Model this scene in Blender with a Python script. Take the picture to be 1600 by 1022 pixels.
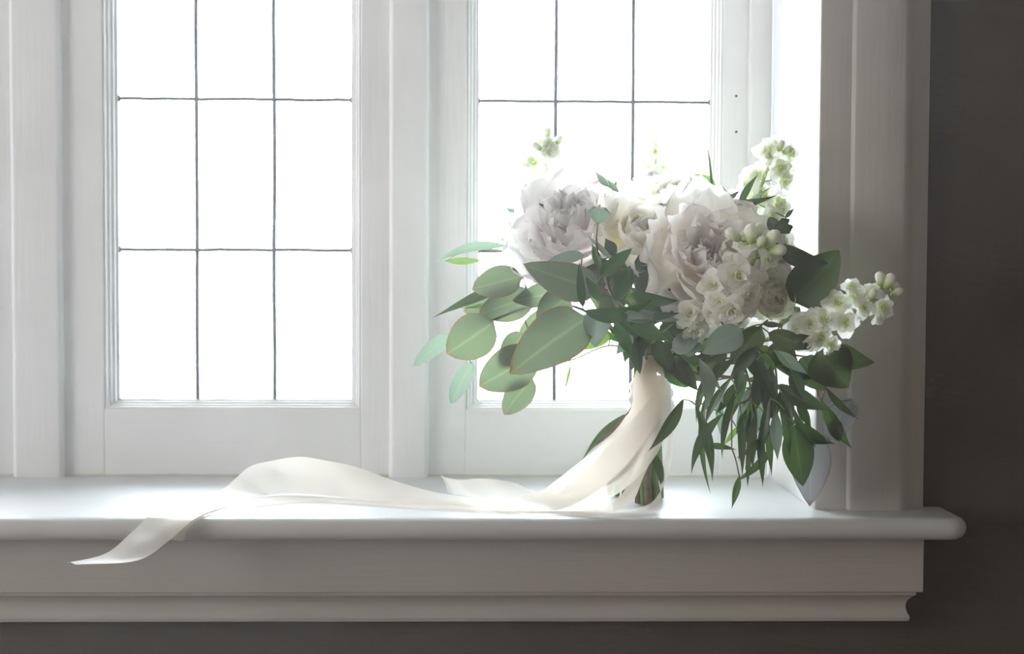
import bpy, bmesh, math, random
from mathutils import Vector, Matrix, noise
import numpy as np

# ------------------------------------------------------------------ scene, camera, world
for o in list(bpy.data.objects): bpy.data.objects.remove(o)
scene = bpy.context.scene
COL = scene.collection
ZS = 0.85                       # height of the window sill above the floor
F_PX, CXP, CYP = 2222.0, 800.0, 511.0
CAM = Vector((0.0, -1.6, ZS + 0.2717))
YAW, PITCH, ROLL = math.radians(1.2717), math.radians(-2.3247), math.radians(0.2499)
fw = Vector((math.sin(YAW)*math.cos(PITCH), math.cos(YAW)*math.cos(PITCH), math.sin(PITCH)))
rt = Vector((math.cos(YAW), -math.sin(YAW), 0)); up = rt.cross(fw)
rt, up = rt*math.cos(ROLL)+up*math.sin(ROLL), -rt*math.sin(ROLL)+up*math.cos(ROLL)
cd = bpy.data.cameras.new('camera'); cam = bpy.data.objects.new('camera', cd); COL.objects.link(cam)
M = Matrix.Identity(4)
for i in range(3):
    M[i][0] = rt[i]; M[i][1] = up[i]; M[i][2] = -fw[i]; M[i][3] = CAM[i]
cam.matrix_world = M
cd.sensor_fit = 'HORIZONTAL'; cd.sensor_width = 36; cd.lens = 36*F_PX/1600
cd.clip_start = 0.05; cd.clip_end = 200
cd.dof.use_dof = True; cd.dof.focus_distance = 1.56; cd.dof.aperture_fstop = 4.5
scene.camera = cam

W = bpy.data.worlds.new('overcast_sky'); scene.world = W; W.use_nodes = True
wn = W.node_tree.nodes['Background']
wn.inputs[0].default_value = (0.885, 0.94, 1.0, 1); wn.inputs[1].default_value = 14.0

vs = scene.view_settings
vs.view_transform = 'Standard'; vs.look = 'None'; vs.gamma = 1; vs.use_curve_mapping = False
vs.exposure = 0.45
scene.cycles.max_bounces = 16; scene.cycles.diffuse_bounces = 10; scene.cycles.transparent_max_bounces = 24

def portal(loc, rot, sx, sy):
    l = bpy.data.lights.new('sky_portal', 'AREA'); l.shape = 'RECTANGLE'; l.size = sx; l.size_y = sy
    l.cycles.is_portal = True
    o = bpy.data.objects.new('sky_portal', l); COL.objects.link(o); o.location = loc; o.rotation_euler = rot
# area lights shine along their -Z
portal((-0.337, 0.30, ZS+0.60), (-math.pi/2, 0, 0), 1.45, 1.20)        # the window of the photo, shining into the room (-Y)
RW = [(0.60, 0.36, 1.20, 2.02)]                # unseen windows added as fill light in the opposite wall: centre x, width, z0, z1
Y_REAR = -4.2
for (xc, w, z0, z1) in RW:
    portal((xc, Y_REAR-0.12, (z0+z1)/2), (math.pi/2, 0, 0), w, z1-z0)

XL, XR = -2.9, 2.1
LW = (-2.05, -0.65, 0.70, 1.92)                                          # unseen window added as fill light in the left side wall: y0, y1, z0, z1
portal((XL-.12, (LW[0]+LW[1])/2, (LW[2]+LW[3])/2), (0, -math.pi/2, 0), LW[3]-LW[2], LW[1]-LW[0])

def ray(px, py):
    return rt*((px-CXP)/F_PX) - up*((py-CYP)/F_PX) + fw
def PY(px, py, Y):
    d = ray(px, py); return CAM + d*((Y-CAM.y)/d.y)
def PZ(px, py, z):
    d = ray(px, py); return CAM + d*((ZS+z-CAM.z)/d.z)

# ------------------------------------------------------------------ materials
def newmat(name):
    m = bpy.data.materials.new(name); m.use_nodes = True
    nt = m.node_tree; nt.nodes.clear()
    return m, nt, nt.nodes, nt.links
def N(nodes, t, **kw):
    n = nodes.new(t)
    for k, v in kw.items():
        if k.startswith('i_'): n.inputs[int(k[2:])].default_value = v
        else: setattr(n, k, v)
    return n
def ramp(nodes, stops):
    r = nodes.new('ShaderNodeValToRGB'); e = r.color_ramp.elements
    while len(e) < len(stops): e.new(0.5)
    for el, (p, c) in zip(e, stops): el.position = p; el.color = (*c, 1)
    return r
def paint(name, col, rough=0.4, scale=(1, 1, 1), bump=0.25, var=0.06, spec=0.5):
    m, nt, n, l = newmat(name)
    out = N(n, 'ShaderNodeOutputMaterial'); b = N(n, 'ShaderNodeBsdfPrincipled')
    tc = N(n, 'ShaderNodeTexCoord'); mp = N(n, 'ShaderNodeMapping'); mp.inputs['Scale'].default_value = scale
    l.new(tc.outputs['Object'], mp.inputs[0])
    n1 = N(n, 'ShaderNodeTexNoise'); n1.inputs['Scale'].default_value = 60; n1.inputs['Detail'].default_value = 6
    n2 = N(n, 'ShaderNodeTexNoise'); n2.inputs['Scale'].default_value = 7; n2.inputs['Detail'].default_value = 4
    l.new(mp.outputs[0], n1.inputs['Vector']); l.new(tc.outputs['Object'], n2.inputs['Vector'])
    r = ramp(n, [(0.3, [c*(1-var) for c in col]), (0.7, [min(1, c*(1+var*0.5)) for c in col])])
    l.new(n2.outputs[0], r.inputs[0]); l.new(r.outputs[0], b.inputs['Base Color'])
    b.inputs['Roughness'].default_value = rough; b.inputs['Specular IOR Level'].default_value = spec
    bp = N(n, 'ShaderNodeBump'); bp.inputs['Strength'].default_value = bump; bp.inputs['Distance'].default_value = 0.002
    l.new(n1.outputs[0], bp.inputs['Height']); l.new(bp.outputs[0], b.inputs['Normal'])
    l.new(b.outputs[0], out.inputs[0]); return m
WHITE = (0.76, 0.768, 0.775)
TRIM_SHADED = (0.43, 0.412, 0.388)  # sash white darkened, so the shade on casing and apron is in the colour
M_PAINT_V = paint('white_gloss_paint_brushed_upright', WHITE, 0.38, (3, 3, 0.15))
M_PAINT_H = paint('white_gloss_paint_brushed_along', WHITE, 0.33, (0.15, 3, 3))
M_TRIM_V = paint('shade_darkened_trim_paint_upright', TRIM_SHADED, 0.38, (3, 3, 0.15))
M_TRIM_H = paint('shade_darkened_trim_paint_along', TRIM_SHADED, 0.36, (0.15, 3, 3))
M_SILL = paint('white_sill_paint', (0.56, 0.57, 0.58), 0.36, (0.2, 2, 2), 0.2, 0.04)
M_WALL = paint('taupe_wall_paint', (0.086, 0.073, 0.064), 0.75, (1, 1, 2.5), 0.5, 0.10, 0.25)
M_ROOM = paint('pale_room_paint', (0.42, 0.37, 0.32), 0.8, (1, 1, 1), 0.2, 0.05, 0.2)
M_FLOOR = paint('oak_floor_varnish', (0.22, 0.14, 0.08), 0.45, (8, 0.3, 1), 0.3, 0.25)
M_LEAD = paint('lead_came_metal', (0.13, 0.13, 0.15), 0.55, (1, 1, 1), 0.3, 0.2)
M_CAULK = paint('aged_caulk', (0.60, 0.61, 0.52), 0.7, (1, 1, 1), 0.6, 0.25)
M_HOLE = paint('dark_nail_head', (0.03, 0.028, 0.025), 0.6)

def glass_mat(name='clear_window_glass', col=(0.97, 0.985, 0.98)):
    m, nt, n, l = newmat(name)
    out = N(n, 'ShaderNodeOutputMaterial'); t = N(n, 'ShaderNodeBsdfTransparent'); g = N(n, 'ShaderNodeBsdfGlossy')
    t.inputs[0].default_value = (*col, 1); g.inputs['Roughness'].default_value = 0.03
    f = N(n, 'ShaderNodeFresnel'); f.inputs[0].default_value = 1.25
    mx = N(n, 'ShaderNodeMixShader'); l.new(f.outputs[0], mx.inputs[0]); l.new(t.outputs[0], mx.inputs[1]); l.new(g.outputs[0], mx.inputs[2])
    l.new(mx.outputs[0], out.inputs[0]); return m
M_GLASS = glass_mat(); M_GLASS_FILL = glass_mat('fill_warming_glass', (0.97, 0.92, 0.87))  # second glass: tint warms the light of the added fill windows

def thin_mat(name, stops, trans_col, trans=0.4, rough=0.5, sheer=0.0, spec=0.3, across=None, edge=None, fiber=0.0, weave=False, clearc=0.0):
    """a thin translucent sheet: colour runs along UV v (0 at the base), 'across' tints by |u|"""
    m, nt, n, l = newmat(name)
    out = N(n, 'ShaderNodeOutputMaterial'); b = N(n, 'ShaderNodeBsdfPrincipled'); tr = N(n, 'ShaderNodeBsdfTranslucent')
    uv = N(n, 'ShaderNodeUVMap'); sp = N(n, 'ShaderNodeSeparateXYZ'); l.new(uv.outputs[0], sp.inputs[0])
    r = ramp(n, stops); l.new(sp.outputs[1], r.inputs[0]); col = r.outputs[0]
    oi = N(n, 'ShaderNodeObjectInfo')
    def mix(fac, a, c, mode='MIX'):
        x = N(n, 'ShaderNodeMix'); x.data_type = 'RGBA'; x.blend_type = mode
        if isinstance(fac, float): x.inputs[0].default_value = fac
        else: l.new(fac, x.inputs[0])
        l.new(a, x.inputs[6])
        if isinstance(c, tuple): x.inputs[7].default_value = (*c, 1)
        else: l.new(c, x.inputs[7])
        return x.outputs[2]
    # distance from the midline, 0 .. 1
    a1 = N(n, 'ShaderNodeMath', operation='MULTIPLY_ADD'); a1.inputs[1].default_value = 2; a1.inputs[2].default_value = -1
    l.new(sp.outputs[0], a1.inputs[0])
    ab = N(n, 'ShaderNodeMath', operation='ABSOLUTE'); l.new(a1.outputs[0], ab.inputs[0])
    if across:                      # pale midrib
        mr = N(n, 'ShaderNodeMapRange'); mr.inputs[1].default_value = 0.03; mr.inputs[2].default_value = 0.10
        mr.inputs[3].default_value = 0.25; mr.inputs[4].default_value = 0.0
        l.new(ab.outputs[0], mr.inputs[0]); col = mix(mr.outputs[0], col, across)
    if edge:                        # coloured rim
        mr = N(n, 'ShaderNodeMapRange'); mr.inputs[1].default_value = 0.90; mr.inputs[2].default_value = 1.0
        mr.inputs[3].default_value = 0.0; mr.inputs[4].default_value = 0.8
        l.new(ab.outputs[0], mr.inputs[0]); col = mix(mr.outputs[0], col, edge)
    # every piece a little different
    hs = N(n, 'ShaderNodeHueSaturation')
    vr = N(n, 'ShaderNodeMapRange'); vr.inputs[3].default_value = 0.86 if across else 0.975; vr.inputs[4].default_value = 1.1 if across else 1.0
    l.new(oi.outputs['Random'], vr.inputs[0]); l.new(vr.outputs[0], hs.inputs['Value']); l.new(col, hs.inputs['Color'])
    col = hs.outputs[0]
    l.new(col, b.inputs['Base Color']); b.inputs['Roughness'].default_value = rough
    b.inputs['Specular IOR Level'].default_value = spec
    tcol = mix(1.0, col, trans_col, 'MULTIPLY') if trans_col else col
    l.new(tcol, tr.inputs[0])
    # fine veins / fibres
    if fiber:
        tx = N(n, 'ShaderNodeTexNoise'); tx.inputs['Scale'].default_value = 1.0; tx.inputs['Detail'].default_value = 3
        mp = N(n, 'ShaderNodeMapping'); mp.inputs['Scale'].default_value = (40, 2.5, 1) if not weave else (60, 3, 1)
        l.new(uv.outputs[0], mp.inputs[0]); l.new(mp.outputs[0], tx.inputs['Vector'])
        bp = N(n, 'ShaderNodeBump'); bp.inputs['Strength'].default_value = fiber; bp.inputs['Distance'].default_value = 0.001
        l.new(tx.outputs[0], bp.inputs['Height']); l.new(bp.outputs[0], b.inputs['Normal']); l.new(bp.outputs[0], tr.inputs['Normal'])
    mx = N(n, 'ShaderNodeMixShader'); mx.inputs[0].default_value = trans
    l.new(b.outputs[0], mx.inputs[1]); l.new(tr.outputs[0], mx.inputs[2]); res = mx.outputs[0]
    if sheer:
        tp = N(n, 'ShaderNodeBsdfTransparent'); m2 = N(n, 'ShaderNodeMixShader'); m2.inputs[0].default_value = sheer
        l.new(res, m2.inputs[1]); l.new(tp.outputs[0], m2.inputs[2]); res = m2.outputs[0]
    l.new(res, out.inputs[0]); return m

M_PEONY = thin_mat('blush_white_peony_petal', [(0, (0.97, 0.88, 0.79)), (0.35, (0.98, 0.945, 0.91)), (0.75, (0.985, 0.97, 0.955)), (1, (0.985, 0.98, 0.97))], None, 0.52, 0.55, sheer=0.05, fiber=0.25)
M_PEONY_P = thin_mat('cool_white_peony_petal', [(0, (0.97, 0.89, 0.85)), (0.35, (0.98, 0.95, 0.945)), (0.75, (0.985, 0.972, 0.972)), (1, (0.985, 0.98, 0.98))], None, 0.52, 0.55, sheer=0.05, fiber=0.25)
M_ROSE = thin_mat('cream_rose_petal', [(0, (0.90, 0.80, 0.45)), (0.35, (0.93, 0.90, 0.74)), (0.8, (0.95, 0.94, 0.88)), (1, (0.96, 0.95, 0.92))], None, 0.52, 0.55, sheer=0.04, fiber=0.15)
M_RANUN = thin_mat('ivory_ranunculus_petal', [(0, (0.72, 0.80, 0.35)), (0.3, (0.90, 0.91, 0.70)), (0.8, (0.95, 0.95, 0.88)), (1, (0.96, 0.96, 0.92))], None, 0.52, 0.5, sheer=0.04, fiber=0.15)
M_STOCK = thin_mat('white_stock_petal', [(0, (0.42, 0.58, 0.10)), (0.28, (0.66, 0.78, 0.28)), (0.46, (0.93, 0.94, 0.86)), (1, (0.965, 0.965, 0.965))], None, 0.45, 0.55, sheer=0.03, fiber=0.2)
M_BUD = thin_mat('green_white_bud', [(0, (0.30, 0.45, 0.10)), (0.25, (0.50, 0.64, 0.22)), (0.45, (0.88, 0.91, 0.74)), (1, (0.95, 0.95, 0.92))], None, 0.3, 0.5)
M_EUC = thin_mat('glaucous_round_leaf', [(0, (0.165, 0.20, 0.175)), (0.85, (0.15, 0.185, 0.16)), (1, (0.20, 0.15, 0.11))], (1.1, 1.28, 0.70), 0.34, 0.42, across=(0.34, 0.40, 0.30), edge=(0.30, 0.11, 0.07), spec=0.45)
M_SILVER = thin_mat('silver_green_leaf', [(0, (0.28, 0.36, 0.31)), (1, (0.25, 0.33, 0.29))], (0.95, 1.1, 0.85), 0.36, 0.45, across=(0.42, 0.46, 0.40), spec=0.4)
M_DARK = thin_mat('dark_olive_leaf', [(0, (0.065, 0.085, 0.05)), (0.9, (0.06, 0.08, 0.05)), (1, (0.12, 0.07, 0.04))], (1.3, 1.7, 0.7), 0.22, 0.38, across=(0.11, 0.14, 0.09), edge=(0.10, 0.06, 0.045), spec=0.45)
M_WILLOW = thin_mat('willow_leaf_green', [(0, (0.062, 0.092, 0.055)), (1, (0.055, 0.085, 0.05))], (1.3, 1.7, 0.7), 0.22, 0.4, across=(0.17, 0.22, 0.12), spec=0.45)
M_RUSCUS = thin_mat('glossy_ruscus_leaf', [(0, (0.06, 0.125, 0.05)), (1, (0.055, 0.115, 0.05))], (1.2, 1.9, 0.7), 0.26, 0.25, across=(0.11, 0.19, 0.08), spec=0.6, fiber=0.3)
M_LIME = thin_mat('young_lime_leaf', [(0, (0.22, 0.36, 0.09)), (1, (0.20, 0.34, 0.09))], (1.0, 1.0, 0.7), 0.30, 0.4, across=(0.35, 0.45, 0.2))
M_PALE = thin_mat('pale_grey_leaf_underside', [(0, (0.30, 0.305, 0.32)), (0.9, (0.31, 0.31, 0.335)), (1, (0.22, 0.16, 0.19))], (1, 1.05, 1.0), 0.28, 0.5, across=(0.5, 0.5, 0.5), edge=(0.22, 0.15, 0.17))
M_SATIN = thin_mat('ivory_satin_ribbon', [(0, (0.87, 0.72, 0.54)), (0.05, (0.88, 0.77, 0.62)), (0.16, (0.93, 0.88, 0.80)), (1, (0.93, 0.91, 0.86))], None, 0.40, 0.32, sheer=0.10, spec=0.5, fiber=0.12, weave=True)  # peach start puts the tint of light through stacked layers into colour
M_SHEER = thin_mat('sheer_cream_ribbon', [(0, (0.93, 0.87, 0.79)), (1, (0.93, 0.88, 0.81))], None, 0.45, 0.45, sheer=0.40, fiber=0.12, weave=True)
M_PEACH = thin_mat('sheer_peach_ribbon', [(0, (0.92, 0.82, 0.71)), (1, (0.92, 0.85, 0.77))], None, 0.45, 0.45, sheer=0.32, fiber=0.12, weave=True)
M_WRAP = thin_mat('white_satin_wrap', [(0, (0.92, 0.91, 0.89)), (1, (0.92, 0.91, 0.89))], None, 0.30, 0.35, spec=0.5)
def stemmat(name, a, b_):
    m, nt, n, l = newmat(name)
    out = N(n, 'ShaderNodeOutputMaterial'); b = N(n, 'ShaderNodeBsdfPrincipled'); tc = N(n, 'ShaderNodeTexCoord')
    t = N(n, 'ShaderNodeTexNoise'); t.inputs['Scale'].default_value = 70
    l.new(tc.outputs['Object'], t.inputs['Vector']); r = ramp(n, [(0.3, a), (0.7, b_)]); l.new(t.outputs[0], r.inputs[0])
    l.new(r.outputs[0], b.inputs['Base Color']); b.inputs['Roughness'].default_value = 0.5; l.new(b.outputs[0], out.inputs[0]); return m
M_STEM = stemmat('green_stem', (0.10, 0.17, 0.05), (0.17, 0.25, 0.08))
M_STEM_L = stemmat('lime_stem', (0.28, 0.42, 0.12), (0.36, 0.50, 0.18))
M_TWIG = stemmat('brown_twig', (0.13, 0.085, 0.055), (0.22, 0.16, 0.10))
M_TWIG_R = stemmat('reddish_twig', (0.22, 0.09, 0.07), (0.26, 0.15, 0.10))

# ------------------------------------------------------------------ mesh helpers
def link(name, verts, faces, mat, parent=None, smooth=False, uvs=None):
    me = bpy.data.meshes.new(name); me.from_pydata([tuple(v) for v in verts], [], faces)
    if uvs is not None:
        ul = me.uv_layers.new(name='UVMap')
        for lp in me.loops: ul.data[lp.index].uv = uvs[lp.vertex_index]
    if smooth: me.shade_smooth()
    if mat: me.materials.append(mat)
    o = bpy.data.objects.new(name, me); COL.objects.link(o)
    if parent: o.parent = parent
    return o
def tag(o, label, cat=None, group=None, kind=None):
    o['label'] = label
    if cat: o['category'] = cat
    if group: o['group'] = group
    if kind: o['kind'] = kind
    return o
def boxes(name, bl, mat, parent=None, bevel=0.0, seg=2):
    """bl: boxes (x0,x1,y0,y1,z0,z1), z measured from the sill"""
    bm = bmesh.new()
    for (x0, x1, y0, y1, z0, z1) in bl:
        r = bmesh.ops.create_cube(bm, size=1)
        for v in r['verts']:
            v.co = Vector((x0+(v.co.x+.5)*(x1-x0), y0+(v.co.y+.5)*(y1-y0), ZS+z0+(v.co.z+.5)*(z1-z0)))
    if bevel: bmesh.ops.bevel(bm, geom=list(bm.edges), offset=bevel, segments=seg, affect='EDGES', profile=0.5)
    me = bpy.data.meshes.new(name); bm.to_mesh(me); bm.free(); me.materials.append(mat)
    o = bpy.data.objects.new(name, me); COL.objects.link(o)
    if parent: o.parent = parent
    return o
def sweep(name, prof, path, mat, closed=False, smooth_angle=None, parent=None):
    """prof: list of 2D points; path: list of functions (p)->Vector giving each station"""
    n = len(prof); verts = []; faces = []
    for st in path: verts += [st(p) for p in prof]
    for k in range(len(path)-1):
        for i in range(n):
            j = (i+1) % n
            faces.append((k*n+i, k*n+j, (k+1)*n+j, (k+1)*n+i))
    faces.append(tuple(range(n))); faces.append(tuple(reversed(range((len(path)-1)*n, len(path)*n))))
    o = link(name, verts, faces, mat, parent)
    bm = bmesh.new(); bm.from_mesh(o.data); bmesh.ops.recalc_face_normals(bm, faces=bm.faces); bm.to_mesh(o.data); bm.free()
    if smooth_angle:
        o.data.shade_smooth()
        try: o.data.set_sharp_from_angle(angle=math.radians(smooth_angle))
        except Exception: pass
    return o
def cat(pts, n=8):
    """Catmull-Rom through 3D points"""
    P = [Vector(p) for p in pts]
    if len(P) < 3: return [P[0].lerp(P[1], i/n) for i in range(n+1)]
    P = [P[0]*2-P[1]] + P + [P[-1]*2-P[-2]]; out = []
    for i in range(1, len(P)-2):
        a, b, c, d = P[i-1:i+3]
        for k in range(n):
            t = k/n
            out.append(0.5*((2*b)+(c-a)*t+(2*a-5*b+4*c-d)*t*t+(3*b-a-3*c+d)*t**3))
    out.append(P[-2]); return out
def tube_geo(pts, r0, r1, V, Fc, ns=6):
    base = len(V); n = len(pts); prev = None
    for i, p in enumerate(pts):
        t = (pts[min(i+1, n-1)]-pts[max(i-1, 0)]).normalized()
        if prev is None: a = t.orthogonal().normalized()
        else: a = (prev - t*prev.dot(t)).normalized()
        prev = a; b = t.cross(a); r = r0+(r1-r0)*i/(n-1)
        for k in range(ns):
            an = 2*math.pi*k/ns; V.append(p+a*math.cos(an)*r+b*math.sin(an)*r)
    for i in range(n-1):
        for k in range(ns):
            k2 = (k+1) % ns
            Fc.append((base+i*ns+k, base+i*ns+k2, base+(i+1)*ns+k2, base+(i+1)*ns+k))
    Fc.append(tuple(base+k for k in reversed(range(ns)))); Fc.append(tuple(base+(n-1)*ns+k for k in range(ns)))

# ------------------------------------------------------------------ the room
ZF, ZC = -ZS, 1.65                       # floor / ceiling measured from the sill
OX0, OX1, OZ0, OZ1 = -1.06, 0.385, -0.02, 1.185
def struct(o, label, cat_): return tag(o, label, cat_, kind='structure')
struct(boxes('wall_back', [(XL, OX0, 0.022, 0.32, ZF, ZC), (OX1, XR, 0.022, 0.32, ZF, ZC),
    (OX0, OX1, 0.022, 0.32, ZF, OZ0), (OX0, OX1, 0.022, 0.32, OZ1, ZC)], M_WALL), 'dark taupe painted wall around the white window surround', 'wall')
struct(boxes('wall_left', [(XL-.15, XL, Y_REAR-.15, LW[0], ZF, ZC), (XL-.15, XL, LW[1], 0.32, ZF, ZC), (XL-.15, XL, LW[0], LW[1], ZF, LW[2]-ZS), (XL-.15, XL, LW[0], LW[1], LW[3]-ZS, ZC)], M_ROOM), 'plain side wall of the room with one added fill-light window opening', 'wall')
struct(boxes('wall_right', [(XR, XR+.15, Y_REAR-.15, 0.32, ZF, ZC)], M_ROOM), 'plain side wall beyond the taupe wall', 'wall')
rb = []; xs = [XL] + sum([[a-b/2, a+b/2] for a, b, _, _ in RW], []) + [XR]
for i in range(0, len(xs), 2): rb.append((xs[i], xs[i+1], Y_REAR-.15, Y_REAR, ZF, ZC))
for (a, b, z0, z1) in RW:
    rb += [(a-b/2, a+b/2, Y_REAR-.15, Y_REAR, ZF, z0-ZS), (a-b/2, a+b/2, Y_REAR-.15, Y_REAR, z1-ZS, ZC)]
struct(boxes('wall_rear', rb, M_ROOM), 'wall opposite the leaded window with one added fill-light window opening', 'wall')
struct(boxes('floor', [(XL-.15, XR+.15, Y_REAR-.15, 0.32, ZF-.1, ZF)], M_FLOOR), 'brown wooden floor of the room', 'floor')
struct(boxes('ceiling', [(XL-.15, XR+.15, Y_REAR-.15, 0.32, ZC, ZC+.1)], M_ROOM), 'pale flat ceiling of the room', 'ceiling')
struct(boxes('baseboard_back', [(XL, XR, 0.002, 0.022, ZF, ZF+.14)], M_PAINT_H, bevel=.004), 'white baseboard under the taupe wall', 'baseboard')

# --- leaded casement sashes. zero = sill top
DEP = 0.2564
GZ0 = 0.099; ROWH = 0.1966; NR = 5; GZ1 = GZ0+ROWH*NR
def profile_bar(name, a, b, axis, y0, steps, mat, parent):
    pass
def sash(idx, x0, x1, gx0, gx1, label):
    e = bpy.data.objects.new('window_%d' % idx, None); COL.objects.link(e)
    e.location = ((x0+x1)/2, DEP, ZS)
    struct(e, label, 'window'); inv = Matrix.Translation(-e.location)
    def ch(o): o.parent = e; o.matrix_parent_inverse = inv; return o
    bx0, bx1, bz0, bz1 = gx0-.016, gx1+.014, GZ0-.0105, GZ1+.012
    ch(boxes('stile', [(x0, bx0, DEP, DEP+.035, 0.0, GZ1+.075)], M_PAINT_V, bevel=.0015))
    ch(boxes('stile', [(bx1, x1, DEP, DEP+.035, 0.0, GZ1+.075)], M_PAINT_V, bevel=.0015))
    ch(boxes('bottom_rail', [(bx0, bx1, DEP+.0003, DEP+.035, 0.0, bz0)], M_PAINT_H, bevel=.0012))
    ch(boxes('top_rail', [(bx0, bx1, DEP+.0003, DEP+.035, bz1, GZ1+.075)], M_PAINT_H, bevel=.0012))
    # stepped, mitred glazing bead on each side of the glass
    def bead(p0, p1, inx, inz):
        prof = [(0, .003), (.003, .002), (.0045, .006), (.0075, .0065), (.009, .011), (.0125, .0115), (.0135, .0165), (.017, .017), (.017, .030), (0, .030)]
        L = []
        for (q, sx, sz) in (p0, p1):
            L.append(lambda p, q=q, sx=sx, sz=sz: Vector((q[0]+sx*p[0], DEP+p[1], ZS+q[1]+sz*p[0])))
        ch(sweep('glazing_bead', prof, L, M_PAINT_V))
    kx0, kx1, kz0, kz1 = .016/.017, .014/.017, .0105/.017, .012/.017
    c = [((bx0, bz0), kx0, kz0), ((bx1, bz0), -kx1, kz0), ((bx1, bz1), -kx1, -kz1), ((bx0, bz1), kx0, -kz1)]
    for i in range(4): bead(c[i], c[(i+1) % 4], 0, 0)
    # lead came: two uprights, four cross bars, a border strip and solder joints
    yg = DEP+.021; px = (gx1-gx0)/3
    r = random.Random(idx)
    def came(a, b, w=.0017):
        V, Fc = [], []
        n = 14; pts = []
        for i in range(n+1):
            p = Vector(a).lerp(Vector(b), i/n)
            j = 0 if i in (0, n) else .0006
            d = (Vector(b)-Vector(a)).normalized(); s = d.cross(Vector((0, 1, 0)))
            pts.append(p+s*r.uniform(-j, j))
        tube_geo(pts, w, w, V, Fc, 8)
        return ch(link('lead_came', V, Fc, M_LEAD, smooth=True))
    XV = [gx0+px, gx0+2*px]; ZH = [GZ0+ROWH*k for k in range(1, NR)]
    for x in XV: came((x, yg, ZS+GZ0-.004), (x, yg, ZS+GZ1+.004), .0029)
    for z in ZH: came((gx0-.004, yg, ZS+z), (gx1+.004, yg, ZS+z), .0025)
    for x in (gx0-.0012, gx1+.0012): came((x, yg, ZS+GZ0), (x, yg, ZS+GZ1), .0017)
    for z in (GZ0-.0008, GZ1+.0008): came((gx0, yg, ZS+z), (gx1, yg, ZS+z), .0015)
    for x in [gx0]+XV+[gx1]:
        for z in ZH:
            V = []; Fc = []; n = 16
            for (yy, k) in ((-.0030, .55), (-.0022, 1.0), (.0022, 1.0), (.0030, .55)):
                for i in range(n):
                    an = 2*math.pi*i/n; rr = (.0030+.0016*abs(math.cos(2*an))**1.5)*k
                    V.append((x+rr*math.cos(an), yg+yy, ZS+z+rr*math.sin(an)))
            for q in range(3):
                for i in range(n): Fc.append((q*n+i, q*n+(i+1) % n, (q+1)*n+(i+1) % n, (q+1)*n+i))
            Fc.append(tuple(range(n-1, -1, -1))); Fc.append(tuple(range(3*n, 4*n)))
            ch(link('solder_joint', V, Fc, M_LEAD, smooth=True))
    for i in range(3):
        for k in range(NR):
            t = [r.uniform(-.0008, .0008) for _ in range(2)]
            a, b, c0, d0 = gx0+px*i, gx0+px*(i+1), ZS+GZ0+ROWH*k, ZS+GZ0+ROWH*(k+1)
            V = []
            for yy in (-.001, .001):
                V += [(a, yg+yy+t[0], c0), (b, yg+yy-t[0], c0), (b, yg+yy-t[1], d0), (a, yg+yy+t[1], d0)]
            ch(link('pane', V, [(0, 1, 2, 3), (7, 6, 5, 4), (0, 4, 5, 1), (1, 5, 6, 2), (2, 6, 7, 3), (3, 7, 4, 0)], M_GLASS))
    return e
sash(1, -0.5470, -0.1120, -0.4731, -0.1699, 'leaded casement window between the two white posts, clear of the flowers')
sash(2, -0.0740, 0.3540, -0.0032, 0.3004, 'leaded casement window partly hidden behind the bouquet')
sash(3, -1.0260, -0.5980, -0.9560, -0.6560, 'leaded casement window past the post left of the trailing ribbon')

def rounded_post(name, x0, x1, yf, label):
    r = .006; prof = [(x0, DEP+.04)]
    for k in range(7):
        a = math.pi/2*k/6; prof.append((x0+r-r*math.cos(a), yf+r-r*math.sin(a)))
    for k in range(7):
        a = math.pi/2*k/6; prof.append((x1-r+r*math.sin(a), yf+r-r*math.cos(a)))
    prof.append((x1, DEP+.04))
    o = sweep(name, prof, [lambda p: Vector((p[0], p[1], ZS-.001)), lambda p: Vector((p[0], p[1], ZS+GZ1+.09))], M_PAINT_V, smooth_angle=40)
    return struct(o, label, 'post')
rounded_post('trim_1', -0.1184, -0.0678, DEP-.012, 'white painted post between the two nearest leaded windows')
rounded_post('trim_2', -0.6046, -0.5405, DEP-.012, 'white painted post left of the leaded window above the ribbon')
# frame stop on the right and left of the opening
def stop(name, x0, x1, label):
    o = boxes(name, [(x0, x1, DEP-.014, DEP+.04, -.001, GZ1+.09)], M_PAINT_V, bevel=.0025)
    return struct(o, label, 'trim')
s_r = stop('trim_3', 0.3475, 0.3758, 'narrow white frame strip beside the right hand reveal')
s_l = stop('trim_4', -1.0525, -1.0200, 'narrow white frame strip at the far left reveal')
for z in (.4925, .4505):
    p = PY(1150.5, 150 if z > .47 else 206, DEP-.001)
    V = []; n = 12
    for yy, rr in ((.004, .0016), (-.0006, .0016), (-.0010, .0009)):
        for i in range(n):
            a = 2*math.pi*i/n; V.append((p.x+rr*math.cos(a), DEP-.0003+yy, p.z+rr*math.sin(a)))
    Fc = [(q*n+i, q*n+(i+1) % n, (q+1)*n+(i+1) % n, (q+1)*n+i) for q in range(2) for i in range(n)]+[tuple(range(2*n, 3*n)), tuple(range(n-1, -1, -1))]
    w2 = bpy.data.objects['window_2']
    o = link('nail_head', V, Fc, M_HOLE); o.parent = w2; o.matrix_parent_inverse = Matrix.Translation(-w2.location)
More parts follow.
